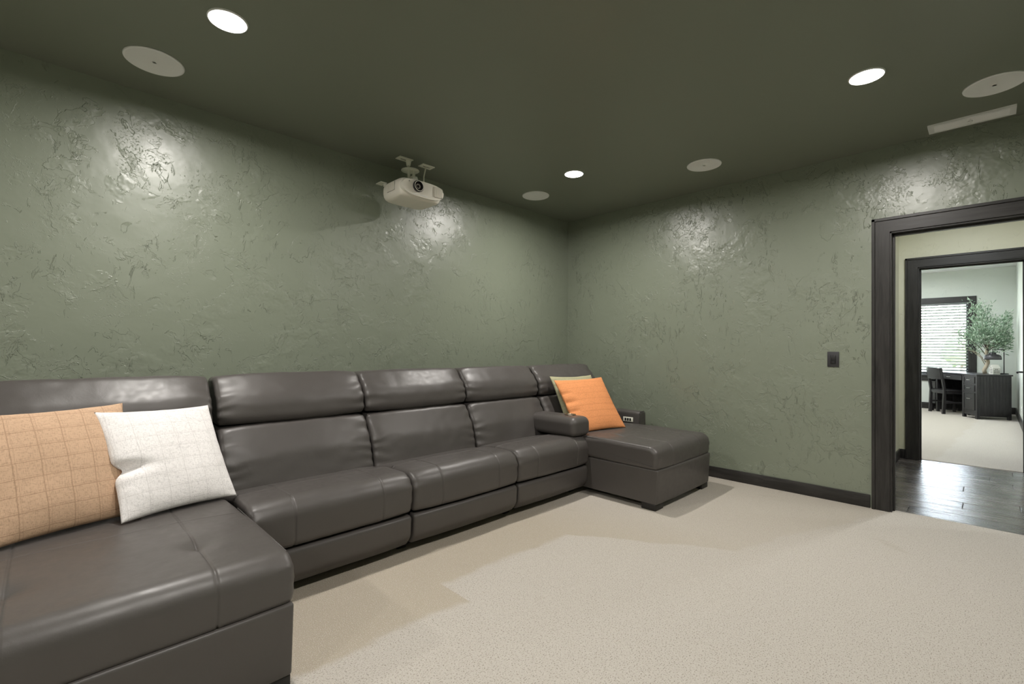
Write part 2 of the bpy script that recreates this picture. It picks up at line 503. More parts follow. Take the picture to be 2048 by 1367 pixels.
# hall floor: subfloor and planks, one object each
sub = BM(); box(sub, XB + .055, 6.935, -3.05, HY + .1, -.06, -.018)
fl = struct('floor_hall', sub, m_black, label='grey brown wood plank floor in the hall')
edges = [XB + .058] + [4.59 + .205 * k for k in range(12)] + [6.932]
joint = {4: .155, 7: .163, 9: -.144, 5: -.163}
jit = [.5, .1, .75, .3, .62, .05, .42]
pc = 0
for k in range(len(edges) - 1):
    x0, x1 = edges[k], edges[k + 1]
    if x1 - x0 < .004: continue
    j0 = {2: .66, 3: .15, 4: -.163, 5: .62, 6: .163, 8: -.144}.get(k, -.9 + jit[k % 7] * 1.2)
    cuts = [HY]
    y = j0
    while y < HY: y += 1.22
    y -= 1.22
    while y > -3.0:
        cuts.append(y); y -= 1.22
    cuts.append(-3.0)
    for a, b in zip(cuts, cuts[1:]):
        if a - b < .01: continue
        bm = BM(); box(bm, x0 + .0016, x1 - .0016, b + .0016, a - .0016, -.018, -.004 , .002, 1)
        obj('plank', bm, m_plank[(pc * 7 + k) % 3], fl, smooth=False); pc += 1

# baseboards (joined to the walls): named structure
def baseboard(name, x0, x1, y0, y1, z1=.10, m=m_trim_y):
    bm = BM(); box(bm, x0, x1, y0, y1, 0, z1, .003, 2); return struct(name, bm, m, smooth=True, angle=.6)
baseboard('baseboard_right', XB - .014, XB, DY1 + .112, YA - .014, .10).__setitem__('label', 'black wood baseboard under the green wall right of the sofa')
baseboard('baseboard_left', XF, XB - .014, YA - .014, YA, .10, m_trim_x)
baseboard('baseboard_back', XF, XB - .014, YR, YR + .014, .10, m_trim_x)
baseboard('baseboard_hall_far', HX - .014, HX, EY1 + .1, HY - .014)
baseboard('baseboard_hall_left', 6.392, HX, HY - .014, HY, .10, m_trim_x)
baseboard('baseboard_office_back', OX - .015, OX, OY + .015, 4.0, .13)
baseboard('baseboard_office_right', HX2 + .1, OX, OY, OY + .015, .13, m_trim_x)

# door frames -------------------------------------------------------
def door_frame(name, label, xf, xb, y0, y1, z1, near=True, far=True, cw=.1, proud=.02):
    """frame around an opening through a wall between xf (near face) and xb (far face)"""
    d = struct_empty(name, (xf, (y0 + y1) / 2, 0), label)
    # jambs
    for a, b in ((y1 - .0, y1 + .018), (y0 - .018, y0)):
        bm = BM(); box(bm, xf - proud * .5, xb + proud * .5, a - .018 if a > 0 else a, b if a > 0 else b + .018, -.004, z1, .0015, 1)
        obj('jamb', bm, m_trim_v, d, smooth=False)
    bm = BM(); box(bm, xf - proud * .5, xb + proud * .5, y0, y1, z1 - .018, z1 + .01, .0015, 1); obj('head_jamb', bm, m_trim_y, d, smooth=False)
    # stops
    xm = (xf + xb) / 2
    for a, b in ((y1 - .030, y1 - .018), (y0 + .018, y0 + .030)):
        bm = BM(); box(bm, xm - .02, xm + .02, a, b, -.004, z1 - .018, .001, 1); obj('door_stop', bm, m_trim_v, d, smooth=False)
    bm = BM(); box(bm, xm - .02, xm + .02, y0 + .018, y1 - .018, z1 - .032, z1 - .018, .001, 1); obj('door_stop', bm, m_trim_y, d, smooth=False)
    for side, on in ((-1, near), (1, far)):
        if not on: continue
        xs = xf if side < 0 else xb
        a, b = (xs - proud, xs) if side < 0 else (xs, xs + proud)
        bb = (a - .008, b) if side < 0 else (a, b + .008)
        z0 = 0 if side < 0 else 0
        for s in (-1, 1):
            yi = y1 - .006 if s > 0 else y0 + .006
            lo, hi = (yi, yi + cw) if s > 0 else (yi - cw, yi)
            bm = BM()
            # mitred flat board
            if s > 0: pts = [(lo, z0), (hi - .022, z0), (hi - .022, z1 + cw - .028), (lo, z1 - .006)]
            else: pts = [(hi, z0), (lo + .022, z0), (lo + .022, z1 + cw - .028), (hi, z1 - .006)]
            extrude_poly(bm, pts, a, b, 'YZ'); obj('casing_board', bm, m_trim_v, d, smooth=False)
            bm = BM(); e = (hi - .021, hi) if s > 0 else (lo, lo + .021)
            box(bm, bb[0], bb[1], e[0], e[1], z0, z1 + cw - .006, .002, 1); obj('back_band', bm, m_trim_v, d, smooth=False)
        bm = BM()
        extrude_poly(bm, [(y0 + .006, z1 - .006), (y1 - .006, z1 - .006), (y1 - .006 + cw - .022, z1 + cw - .028), (y0 + .006 - cw + .022, z1 + cw - .028)], a, b, 'YZ')
        obj('casing_board', bm, m_trim_y, d, smooth=False)
        bm = BM(); box(bm, bb[0], bb[1], y0 + .006 - cw, y1 - .006 + cw, z1 + cw - .027, z1 + cw - .006, .002, 1); obj('back_band', bm, m_trim_y, d, smooth=False)
    return d
d1 = door_frame('door_1', 'black stained frame of the doorway out of the green room', XB, X2, DY0, DY1, DZ, cw=.108)
bm = BM(); box(bm, XB + .03, XB + .055, DY1 - .0205, DY1 - .018, .90, 1.0, .001, 1); obj('strike_plate', bm, m_blackmetal, d1)
bm = BM(); box(bm, XB + .046, XB + .066, DY0, DY1, -.006, .001, .002, 1); obj('threshold_edge', bm, m_carpet, d1)
d2 = door_frame('door_2', 'black stained frame of the office doorway beyond the hall', HX, HX2, EY0, EY1, EZ, cw=.108)
# hall door on the left side wall of the hall (closed)
d3 = struct_empty('door_3', (5.9, HY, 0), 'closed dark wood door at the left side of the hall')
dx0, dx1, dzt = 5.40, 6.30, 2.16
for s, (a, b) in ((-1, (dx0 - .09, dx0)), (1, (dx1, dx1 + .09))):
    bm = BM(); box(bm, a, b, HY - .02, HY, 0, dzt + (.0), .002, 1); obj('casing_board', bm, m_trim_v, d3, smooth=False)
bm = BM(); box(bm, dx0 - .09, dx1 + .09, HY - .02, HY, dzt, dzt + .09, .002, 1); obj('casing_board', bm, m_trim_x, d3, smooth=False)
bm = BM(); box(bm, dx0, dx1, HY - .004, HY, 0, dzt, .001, 1); obj('door_leaf', bm, m_doorwood, d3, smooth=False)
for z0, z1 in ((.2, .95), (1.1, 2.0)):
    for x0, x1 in ((dx0 + .12, dx0 + .42), (dx1 - .42, dx1 - .12)):
        bm = BM(); box(bm, x0, x1, HY - .010, HY - .003, z0, z1, .004, 2); obj('door_panel', bm, m_doorwood, d3, smooth=False)

# office door, open, seen edge on: only its lever shows
od = struct_empty('door_4', (6.99, -.30, 0), 'open dark office door seen edge-on with its lever handle')
bm = BM(); box(bm, 6.995, 7.76, -.325, -.285, .01, 2.1, .002, 1); obj('door_leaf', bm, m_trim_v, od, smooth=False)
bm = BM(); cyl(bm, (7.69, -.285, .975), (7.69, -.272, .975), .027, n=20); box(bm, 7.665, 7.715, -.285, -.275, .94, 1.01, .003, 1)
lv = obj('lever_rosette', bm, m_black, od)
bm = BM(); cyl(bm, (7.69, -.278, .975), (7.69, -.225, .975), .010, n=12)
tube(bm, [(7.69, -.228, .975), (7.66, -.218, .976), (7.60, -.212, .973), (7.56, -.213, .971)], lambda t: .011 - .002 * t, 10)
obj('lever_handle', bm, m_black, od, label=None) if False else obj('lever_handle', bm, m_black, od)

# windows ------------------------------------------------------------
def office_window(n, y0, y1):
    wn = struct_empty('window_%d' % n, (OX, (y0 + y1) / 2, WZ0), 'dark framed office window' if n == 1 else None)
    c = .115
    for a, b in ((y0 - c, y0), (y1, y1 + c)):
        bm = BM(); box(bm, OX - .02, OX, a, b, WZ0 - c, WZ1 + c, .002, 1); obj('casing_board', bm, m_trim_v, wn, smooth=False)
    bm = BM(); box(bm, OX - .02, OX, y0, y1, WZ1, WZ1 + c, .002, 1); obj('casing_board', bm, m_trim_y, wn, smooth=False)
    bm = BM(); box(bm, OX - .02, OX, y0, y1, WZ0 - c, WZ0, .002, 1); obj('casing_board', bm, m_trim_y, wn, smooth=False)
    bm = BM(); box(bm, OX - .045, OX + .08, y0 - .0, y1 + .0, WZ0 - .022, WZ0 + .002, .003, 2); obj('sill', bm, m_trim_y, wn, smooth=False)
    for a, b in ((y0, y0 + .04), (y1 - .04, y1)):
        bm = BM(); box(bm, OX + .07, OX + .11, a, b, WZ0, WZ1, .002, 1); obj('sash_frame', bm, m_black, wn, smooth=False)
    for a, b in ((WZ0, WZ0 + .04), (WZ1 - .04, WZ1)):
        bm = BM(); box(bm, OX + .07, OX + .11, y0, y1, a, b, .002, 1); obj('sash_frame', bm, m_black, wn, smooth=False)
    bm = BM(); box(bm, OX + .088, OX + .092, y0 + .03, y1 - .03, WZ0 + .03, WZ1 - .03); obj('pane', bm, m_glass, wn, smooth=False)
    L = bpy.data.lights.new('portal', 'AREA'); L.shape = 'RECTANGLE'; L.size = y1 - y0; L.size_y = WZ1 - WZ0
    L.cycles.is_portal = True
    lo = bpy.data.objects.new('daylight_portal', L); COL.objects.link(lo)
    lo.location = (OX + .14, (y0 + y1) / 2, (WZ0 + WZ1) / 2); lo.rotation_euler = (0, radians(90), 0)
    L.size, L.size_y = WZ1 - WZ0, y1 - y0
for i, (a, b) in enumerate(WIN): office_window(i + 1, a, b)

# outdoors
def grass_mat():
    m = mat('lawn', (.10, .19, .04), .9); g = NG(m)
    g.l(g.mix(g.noise(g.co(), .4, 5), (.13, .155, .10), (.22, .245, .17)), g.b.inputs['Base Color']); return m
bm = BM(); box(bm, OX + .3, 160, -80, 80, -.9, -.8); o = struct('ground', bm, grass_mat()); o['label'] = 'green lawn outside the office window'
m_tree = mat('tree foliage', (.05, .10, .03), .9); g = NG(m_tree); g.l(g.mix(g.noise(g.co(), 3, 5), (.07, .095, .05), (.14, .18, .10)), g.b.inputs['Base Color'])
proto = None
for i, (tx, ty, sc) in enumerate(((60, 1.8, .62), (66, 6.5, .75), (62, 10, .55))):
    if proto is None:
        proto = thing('garden_tree', 'leafy green tree beyond the lawn, straight behind the desk chair', 'tree', (tx, ty, -.8), 0, 'trees beyond the lawn')
        bm = BM(); bmesh.ops.create_icosphere(bm, subdivisions=4, radius=2.2)
        for v in bm.verts:
            v.co *= 1 + .28 * noise.noise(v.co * 1.1) + .10 * noise.noise(v.co * 4); v.co.z += 3.2
        obj('crown', bm, m_tree, proto, world=False)
        bm = BM(); cyl(bm, (0, 0, 0), (0, 0, 2.2), .22, .14, 10); obj('trunk', bm, m_twig, proto, world=False)
        t = proto
    else:
        t = dup_tree(proto); t['label'] = ('', 'largest leafy tree beyond the lawn, left of the first', 'leafy tree farthest left beyond the lawn')[i]
    t.location = (tx, ty, -.8); t.scale = (sc,) * 3

# ================================================================== CEILING FITTINGS
first_light = None
def ceiling_light(x, y, label, z=H, group=None, watts=None):
    t = thing('recessed_light', label, 'ceiling light', (x, y, z), 0, group)
    bm = BM(); lathe(bm, [(.079, -.002), (.079, -.007), (.080, -.008), (.084, -.006), (.086, 0), (.079, 0)], (0, 0, 0), 48); obj('trim_ring', bm, m_white, t, world=False)
    bm = BM(); lathe(bm, [(.0795, -.005), (.0795, -.0015)], (0, 0, 0), 48); obj('diffuser', bm, m_diff, t, smooth=False, world=False)
    L = bpy.data.lights.new('led_lamp', 'AREA'); L.shape = 'DISK'; L.size = .06; L.energy = watts or DOWNLIGHT
    L.color = (1.0, .955, .90) if watts is None else (.93, .97, 1.0); L.spread = radians(172)
    lo = bpy.data.objects.new('led_lamp', L); COL.objects.link(lo); lo.parent = t; lo.location = (0, 0, -.008)
    return t
def copy_light(src, x, y, label):
    t = dup_tree(src); t.location = (x, y, src.location.z); t['label'] = label; return t
GL = 'recessed ceiling lights'
l0 = ceiling_light(.587, 2.525, 'glowing round recessed ceiling light at the left above the tan pillow', group=GL)
copy_light(l0, 3.275, 2.563, 'glowing round recessed ceiling light in the middle, beside the small speaker near the corner')
copy_light(l0, 3.252, .482, 'glowing round recessed ceiling light at the right, in front of the white vent')
for x, y, lb in ((.587, .482, 'recessed ceiling light almost over the camera'), (-2.09, 2.54, 'recessed ceiling light beyond the left end of the sofa'), (-2.09, .482, 'recessed ceiling light in the unseen rear left part of the room')):
    copy_light(l0, x, y, lb)
h0 = ceiling_light(5.70, .19, 'recessed light in the hall ceiling nearer the doorways', H, None, ROOM_LIGHT * .55)
copy_light(h0, 5.7, -2.0, 'recessed light in the hall ceiling at its far right end')
f0 = ceiling_light(9.0, 1.0, 'added office ceiling fill light nearest the hall, in line with the doorway', OH, None, ROOM_LIGHT)  # office ceiling lights are unseen, added to brighten the far room
for x, y, lb in ((11.6, 1.0, 'added office ceiling fill light above the desk chair'), (9.0, 3.0, 'added office ceiling fill light nearest the hall, on the left side'), (11.6, 3.0, 'added office ceiling fill light before the second window')): copy_light(f0, x, y, lb)

GS = 'round in-ceiling speakers'
sp0 = thing('ceiling_speaker', 'round white ceiling speaker at the far left, left of the brightest lamp', 'speaker', (.392, 3.172, H), 0, GS)
bm = BM(); lathe(bm, [(.124, -.007), (.129, -.0085), (.134, -.006), (.136, 0), (.124, 0)], (0, 0, 0), 64); obj('rim', bm, m_white, sp0, world=False)
bm = BM(); lathe(bm, [(.1245, 0), (.1245, -.006), (.10, -.0068), (.01, -.007)], (0, 0, 0), 64); obj('grille', bm, m_grille, sp0, world=False)
for (x, y, lb) in ((3.478, 3.205, 'round white ceiling speaker nearest the room corner, left of the middle lamp'),
                   (3.876, 1.668, 'round white ceiling speaker right of the middle lamp, above the green wall'),
                   (3.868, -.022, 'round white ceiling speaker at the right edge above the white vent')):
    t = dup_tree(sp0); t.location = (x, y, H); t['label'] = lb

v = thing('ceiling_vent', 'long white rectangular ceiling register above the doorway', 'vent', (4.342, .088, H))
vx0, vx1, vy0, vy1 = 4.267, 4.418, -.122, .297
bm = BM()
for a in ((vx0, vx0 + .024, vy0, vy1), (vx1 - .024, vx1, vy0, vy1), (vx0 + .024, vx1 - .024, vy0, vy0 + .03), (vx0 + .024, vx1 - .024, vy1 - .03, vy1)):
    box(bm, a[0], a[1], a[2], a[3], H - .012, H)
obj('frame', bm, m_white, v, smooth=False)
bm = BM(); box(bm, vx0 + .02, vx1 - .02, vy0 + .02, vy1 - .02, H - .003, H - .001); obj('backing', bm, m_grillegrey, v, smooth=False)
for k in range(6):
    bm = BM(); x = vx0 + .032 + k * .0172
    mt = Matrix.Translation((x, 0, H - .008)) @ Matrix.Rotation(radians(35), 4, 'Y')
    box(bm, -.0085, .0085, vy0 + .03, vy1 - .03, -.0006, .0006, mtx=mt); obj('louvre', bm, m_white, v, smooth=False)
bm = BM(); box(bm, 4.335, 4.35, .075, .1, H - .020, H - .008, .002, 1); box(bm, vx0 + .022, vx1 - .022, .083, .092, H - .014, H - .006); obj('damper_lever', bm, m_white, v, smooth=False)

# wall switch
sw = thing('wall_switch', 'small charcoal switch plate on the green wall left of the doorway', 'switch', (XB, .882, 1.13))
bm = BM(); box(bm, XB - .007, XB, .882 - .040, .882 + .040, 1.13 - .061, 1.13 + .061, .003, 2); obj('plate', bm, m_switch, sw, angle=.6)
bm = BM(); box(bm, XB - .013, XB - .006, .882 - .017, .882 + .017, 1.13 - .034, 1.13 + .034, .002, 2); rk = obj('rocker', bm, m_black, sw, angle=.6)
bm = BM(); box(bm, XB - .015, XB - .012, .882 - .010, .882 + .010, 1.13 - .026, 1.13 - .019, .001, 1); obj('indicator', bm, m_switch, rk, smooth=False)

# ================================================================== PROJECTOR
P = thing('projector', 'cream white video projector hanging from the ceiling above the sofa', 'projector', (2.065, 3.25, H))
def projector():
    px0, px1, py0, py1, zc = 1.872, 2.262, 3.10, 3.405, 2.438
    # plan outline with rounded corners (x,y), lofted in z with a belly below
    def outline(sc, sy=1.0):
        pts = []
        cx, cy = (px0 + px1) / 2, (py0 + py1) / 2; a, b = (px1 - px0) / 2 * sc, (py1 - py0) / 2 * sy
        for k in range(96):
            t = 2 * pi * k / 96; e = 2 / 7.0
            c_, s_ = cos(t), sin(t)
            pts.append((cx + a * math.copysign(abs(c_) ** e, c_), cy + b * math.copysign(abs(s_) ** e, s_)))
        return pts
    lev = [(-.083, .66, .70), (-.081, .76, .79), (-.075, .86, .87), (-.064, .935, .93), (-.045, .98, .965), (-.02, .998, .985), (.005, 1, .985),
           (.025, .985, .99), (.042, .955, .97), (.054, .90, .93), (.060, .84, .88), (.062, .78, .82)]
    bm = BM(); rings = []
    for z, s, sy in lev: rings.append([bm.verts.new((x, y, zc + z)) for x, y in outline(s, sy)])
    for a, b in zip(rings, rings[1:]):
        for k in range(96): bm.faces.new((a[k], a[(k + 1) % 96], b[(k + 1) % 96], b[k]))
    bm.faces.new(rings[0]); bm.faces.new(rings[-1])
    obj('body', bm, m_proj, P, angle=.9)
    # face plate: a flattened oval panel proud of the front
    bm = BM(); pts = []
    for k in range(72):
        t = 2 * pi * k / 72
        c_, s_ = cos(t), sin(t)
        zz = math.copysign(abs(s_) ** (2 / 2.6), s_); zz = zz * (.070 if zz < 0 else .054)
        pts.append((2.067 + .188 * math.copysign(abs(c_) ** (2 / 3.2), c_), zc + zz - .002))
    extrude_poly(bm, pts, 3.086, 3.16, 'XZ')
    e = [e for e in bm.edges if all(abs(vv.co.y - 3.086) < 1e-4 for vv in e.verts)]
    bmesh.ops.bevel(bm, geom=e, offset=.006, segments=3, affect='EDGES')
    obj('front_panel', bm, m_proj, P, angle=.7)
    lc = (2.010, 3.086, 2.440)
    bm = BM(); lathe(bm, [(.040, .01), (.0445, -.004), (.0445, -.018), (.040, -.022), (.036, -.020), (.034, -.004), (.020, .012)], lc, 40, 'Y'); ring = obj('lens_ring', bm, m_black, P, angle=.5)
    bm = BM(); lathe(bm, [(.0395, -.0215), (.0395, -.0232), (.0362, -.0232), (.0362, -.0205)], lc, 40, 'Y', False); obj('silver_rim', bm, m_mount, ring, angle=.5)
    bm = BM(); lathe(bm, [(.0340, -.006), (.022, -.001), (.004, .001)], lc, 32, 'Y'); ln = obj('lens', bm, m_lens, P, angle=.5)
    bm = BM(); lathe(bm, [(.019, -.003), (.0190, -.010), (.016, -.011), (.013, -.006)], lc, 32, 'Y'); obj('inner_ring', bm, m_grillegrey, ln, angle=.5)
    bm = BM(); lathe(bm, [(.0115, -.005), (.006, -.0085), (.001, -.009)], lc, 24, 'Y'); obj('inner_lens', bm, m_lens, ln)
    bm = BM(); box(bm, 2.160, 2.240, 3.083, 3.088, zc - .044, zc + .036, .001, 1); gr = obj('exhaust_grille', bm, m_grillegrey, P, smooth=False)
    for k in range(8):
        bm = BM(); x = 2.166 + k * .0098; hh = .040 - max(0, k - 5) * .004
        box(bm, x - .0031, x + .0031, 3.078, 3.084, zc - hh - .003, zc + hh - .003); obj('slat', bm, m_proj, gr, smooth=False)
    # side intake
    bm = BM(); box(bm, 1.8695, 1.874, 3.19, 3.30, zc - .03, zc + .036, .001, 1); si = obj('intake_grille', bm, m_grillegrey, P, smooth=False)
    for k in range(9):
        bm = BM(); y = 3.198 + k * .0118; box(bm, 1.867, 1.870, y - .0032, y + .0032, zc - .028, zc + .034); obj('slat', bm, m_proj, si, smooth=False)
    bm = BM(); cyl(bm, (1.935, 3.083, zc + .028), (1.935, 3.09, zc + .028), .005, n=12); obj('sensor', bm, m_grillegrey, P)
    bm = BM(); box(bm, 1.975, 2.10, 3.083, 3.088, zc - .062, zc - .057, .001, 1); obj('indicator_strip', bm, m_white, P, smooth=False)
    bm = BM(); box(bm, 2.03, 2.16, 3.13, 3.28, zc + .058, zc + .068, .004, 2); obj('lens_shift_cover', bm, m_proj, P)
    # mount
    for (x0, x1, y0, y1) in ((1.990, 2.115, 3.312, 3.385), (2.208, 2.330, 3.315, 3.390)):
        bm = BM(); box(bm, x0, x1, y0, y1, H - .006, H, .001, 1); pl = obj('ceiling_plate', bm, m_mount, P, smooth=False)
        bm = BM(); box(bm, x0 + .028, x1 - .028, (y0 + y1) / 2 - .006, (y0 + y1) / 2 + .006, H - .009, H - .005, .001, 1); obj('slot', bm, m_grillegrey, pl, smooth=False)
    bm = BM(); cyl(bm, (2.085, 3.34, H - .006), (2.085, 3.34, H - .05), .024, .016, 20); cyl(bm, (2.085, 3.34, H - .05), (2.09, 3.34, H - .15), .0115, n=16); obj('column', bm, m_mount, P)
    bm = BM(); tube(bm, [(2.262, 3.35, H - .006), (2.235, 3.34, H - .10), (2.205, 3.30, H - .235)], .0055, 10); obj('brace_rod', bm, m_mount, P)
    bm = BM(); lathe(bm, [(.03, 0), (.075, .006), (.072, .012), (.028, .02), (.012, .02)], (2.115, 3.36, H - .085), 28); obj('swivel_dish', bm, m_mount, P)
    bm = BM(); box(bm, 2.105, 2.155, 3.31, 3.35, H - .175, H - .13, .004, 2); cyl(bm, (2.10, 3.33, H - .15), (2.165, 3.33, H - .15), .012, n=14)
    cyl(bm, (2.13, 3.33, H - .13), (2.13, 3.33, H - .075), .012, n=14); obj('tilt_joint', bm, m_mount, P, angle=.7)
    bm = BM()
    for a, b in (((1.95, 3.20), (2.13, 3.33)), ((2.20, 3.2), (2.13, 3.33)), ((2.00, 3.40), (2.13, 3.33)), ((2.22, 3.38), (2.13, 3.33))):
        tube(bm, [(a[0], a[1], 2.496), (a[0] + (b[0] - a[0]) * .3, a[1] + (b[1] - a[1]) * .3, 2.53), (b[0], b[1], 2.575)], .007, 8)
    obj('spider_arms', bm, m_mount, P)
    bm = BM(); box(bm, 1.865, 1.92, 3.39, 3.47, 2.515, 2.521, .001, 1); box(bm, 1.90, 1.92, 3.40, 3.415, 2.49, 2.516, .001, 1); obj('rear_bracket', bm, m_mount, P, smooth=False)
projector()

# ================================================================== SOFA
SOFA = thing('sectional_sofa', 'long dark taupe leather sectional with a chaise at each end', 'sofa', (1.9, 2.8, 0))
MOD = [(-.335, .640), (.655, 1.520), (1.522, 2.388), (2.390, 3.245), (3.262, 4.165)]
def crown(t, p=3.0): return 1 - abs(2 * t - 1) ** p

def back_disp(seed, amp=.022):
    def f(x, t, y, z, ny, nz_):
        front = max(0, -ny)
        e = min(t, 1 - t)
        o = amp * crown(t, 4) * front + .010 * crown(t, 9) * max(0, nz_) - .012
        w = exp(-(e / .07))
        o += w * .0055 * sin(z * 95 + 3.2 * nz(x, z, 0, 9, seed) + seed) * front
        o += .0045 * nz(x, y, z, 5.5, seed) + .0018 * nz(x, y, z, 16, seed)
        return o
    return f
for i, (x0, x1) in enumerate(MOD):
    # lower back cushion and headrest of each module
    bx0, bx1 = x0 + (.004 if i else 0), x1 - .004
    prof = roundpoly([(2.775, .365), (2.835, .60), (2.925, .757), (3.12, .775), (3.15, .36)], [.05, .25, .05, .05, .04], .015)
    bm = BM(); loft(bm, prof, bx0, bx1, .022, disp=back_disp(i * 3.1), step=.02)
    obj('back_cushion', bm, m_leather, SOFA)
    prof = roundpoly([(2.915, .752), (2.935, .90), (3.06, 1.042), (3.20, 1.035), (3.23, .76)], [.055, .16, .05, .04, .04], .013)
    bm = BM(); loft(bm, prof, bx0, bx1, .022, disp=back_disp(i * 5.7 + 1, .026), step=.02)
    obj('headrest', bm, m_leather, SOFA)
    bm = BM(); box(bm, x0 + .01, x1 - .01, 3.14, 3.30, .06, .98, .03, 4); obj('back_shell', bm, m_leather, SOFA)

# seats
for i in (1, 2, 3):
    x0, x1 = MOD[i]; c = (x0 + x1) / 2
    sm = (c - .235, c + .235)
    def sd_(x, t, y, z, ny, nz_, i=i, c=c):
        top = max(0, nz_); fr = max(0, -ny)
        o = .012 * crown(t, 4) * top + .014 * crown(t, 3) * fr - .008
        e = min(t, 1 - t)
        o += exp(-e / .04) * .004 * sin(y * 70 + z * 80 + i) * fr
        o += .003 * nz(x, y, z, 6, i * 4.) + .0012 * nz(x, y, z, 18, i * 2.)
        for s in (c - .235, c + .235):
            o += .003 * exp(-((x - s) / .07) ** 2) * 0 - .004 * exp(-(((x - s) / .05) ** 2 + ((y - 2.60) / .04) ** 2)) * top
        o -= .0025 * exp(-((y - 2.60) / .004) ** 2) * top
        return o
    prof = roundpoly([(2.345, .232), (2.325, .475), (2.62, .470), (2.87, .425), (2.87, .24)], [.045, .115, .3, .05, .04], .012)
    bm = BM(); loft(bm, prof, x0 + .002, x1 - .002, .026, seams=sm, disp=sd_, step=.02, extra=[(2.60, lambda p: p.y > .4)])
    obj('seat_cushion', bm, m_leather, SOFA)
    # footrest panel below
    prof = roundpoly([(2.400, .045), (2.352, .10), (2.345, .232), (2.42, .236), (2.44, .045)], [.022, .08, .028, .02, .018], .012)
    def pd(x, t, y, z, ny, nz_, i=i):
        return .010 * crown(t, 4) * max(0, -ny) + .002 * nz(x, y, z, 7, i * 9.) - .004
    bm = BM(); loft(bm, prof, x0 + .006, x1 - .006, .016, disp=pd, step=.025)
    obj('footrest_panel', bm, m_leather, SOFA)
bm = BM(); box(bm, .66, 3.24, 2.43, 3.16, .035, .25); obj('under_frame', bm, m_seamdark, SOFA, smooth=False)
for x in (.75, 1.52, 2.39, 3.15):
    bm = BM(); box(bm, x - .03, x + .03, 2.47, 2.53, 0, .05, .004, 1); obj('foot', bm, m_foot, SOFA)

# chaises
def chaise(x0, x1, yf, tag_, seed, seams, ycross, dimples):
    def cd(x, t, y, z, ny, nz_):
        top = max(0, nz_); fr = max(0, -ny)
        o = .012 * crown(t, 4) * top + .010 * crown(t, 3) * fr - .006
        o += .003 * nz(x, y, z, 5, seed) + .001 * nz(x, y, z, 17, seed)
        o -= .0022 * exp(-((y - ycross) / .0035) ** 2) * top
        for (dx, dy) in dimples:
            r2 = ((x - dx) / .055) ** 2 + ((y - dy) / .055) ** 2
            o -= .015 * exp(-r2) * top + .006 * exp(-r2 * 9) * top
        e = min(t, 1 - t)
        if e < .12 and fr > .3: o += .003 * exp(-e / .03) * sin(z * 130 + seed)
        return o
    prof = roundpoly([(yf + .004, .290), (yf - .012, .472), (yf + .45, .480), (2.60, .468), (2.87, .43), (2.87, .30)], [.034, .125, .4, .3, .05, .034], .012)
    bm = BM(); loft(bm, prof, x0, x1, .032, seams=seams, disp=cd, step=.02, extra=[(ycross, lambda p: p.y > .42)])
    obj('chaise_cushion', bm, m_leather, SOFA)
    prof = roundpoly([(yf + .012, .045), (yf - .004, .306), (2.87, .306), (2.87, .045)], [.012, .014, .012, .012], .02)
    bm = BM(); loft(bm, prof, x0 + .005, x1 - .008, .010, disp=lambda x, t, y, z, ny, nz_: .008 * crown(t, 3) * max(0, -ny) * (1 if y < yf + .1 else 0) - .002, step=.03)
    obj('chaise_base', bm, m_leather, SOFA)
    # welt stitched round the cushion's top side edges
    for sx in (x0 + .012, x1 - .012):
        bm = BM(); tube(bm, [(sx, yf + .075, .462), (sx, yf + .3, .4655), (sx, 2.4, .466)], .0022, 6); obj('welt', bm, m_leather, SOFA)
    for fx in (x0 + .07, x1 - .07):
        for fy in (yf + .08, 2.6):
            bm = BM(); box(bm, fx - .06, fx + .06, fy - .06, fy + .06, 0, .048, .006, 2); obj('foot', bm, m_foot, SOFA)
chaise(-.335, .632, 1.712, 'l', 2.0, (-.085, .390), 2.32, ((.390, 2.01), (-.085, 2.01)))
chaise(3.200, 4.135, 1.715, 'r', 8.0, (3.44, 3.915), 2.32, ((3.44, 2.14), (3.915, 2.14)))

# arms -------------------------------------------------------------
def arm_disp(seed):
    return lambda x, t, y, z, ny, nz_: .006 * crown(t, 6) + .0015 * nz(x, y, z, 9, seed) - .004
# hinged middle arm with cup holder, between the seats and the right chaise
prof = roundpoly([(3.055, .470), (3.050, .632), (3.290, .632), (3.290, .470)], [.05, .06, .06, .05], .010)
bm = BM(); loft(bm, prof, 2.375, 2.90, .045, disp=arm_disp(1), axis='Y', step=.02)
marm = obj('armrest', bm, m_leather, SOFA); marm['label'] = 'padded leather armrest with cup holder'
bm = BM()
lathe(bm, [(.047, .0), (.050, .004), (.046, .007), (.040, .004), (.038, -.02), (.002, -.022)], (3.20, 2.53, .633), 36); obj('cup_holder', bm, m_bronze, marm)
# right arm
prof = roundpoly([(4.150, .060), (4.150, .585), (4.265, .585), (4.272, .060)], [.012, .03, .035, .012], .014)
bm = BM(); loft(bm, prof, 2.42, 3.18, .014, disp=arm_disp(4), axis='Y', step=.03)
rarm = obj('armrest', bm, m_leather, SOFA); rarm['label'] = 'thin right leather armrest with metal control buttons'
bm = BM(); box(bm, 4.143, 4.152, 2.49, 2.60, .476, .522, .002, 2); cp = obj('control_panel', bm, m_mount, rarm, angle=.6)
for k in range(3):
    bm = BM(); y = 2.518 + k * .027
    box(bm, 4.139, 4.145, y - .009, y + .009, .486, .512, .002, 1); obj('button', bm, m_black, cp, angle=.6)
bm = BM(); tube(bm, [(4.152, 2.425, .10), (4.152, 2.425, .56), (4.165, 2.425, .583), (4.25, 2.425, .583), (4.266, 2.425, .56), (4.27, 2.425, .10)], .003, 6); obj('welt', bm, m_leather, rarm)
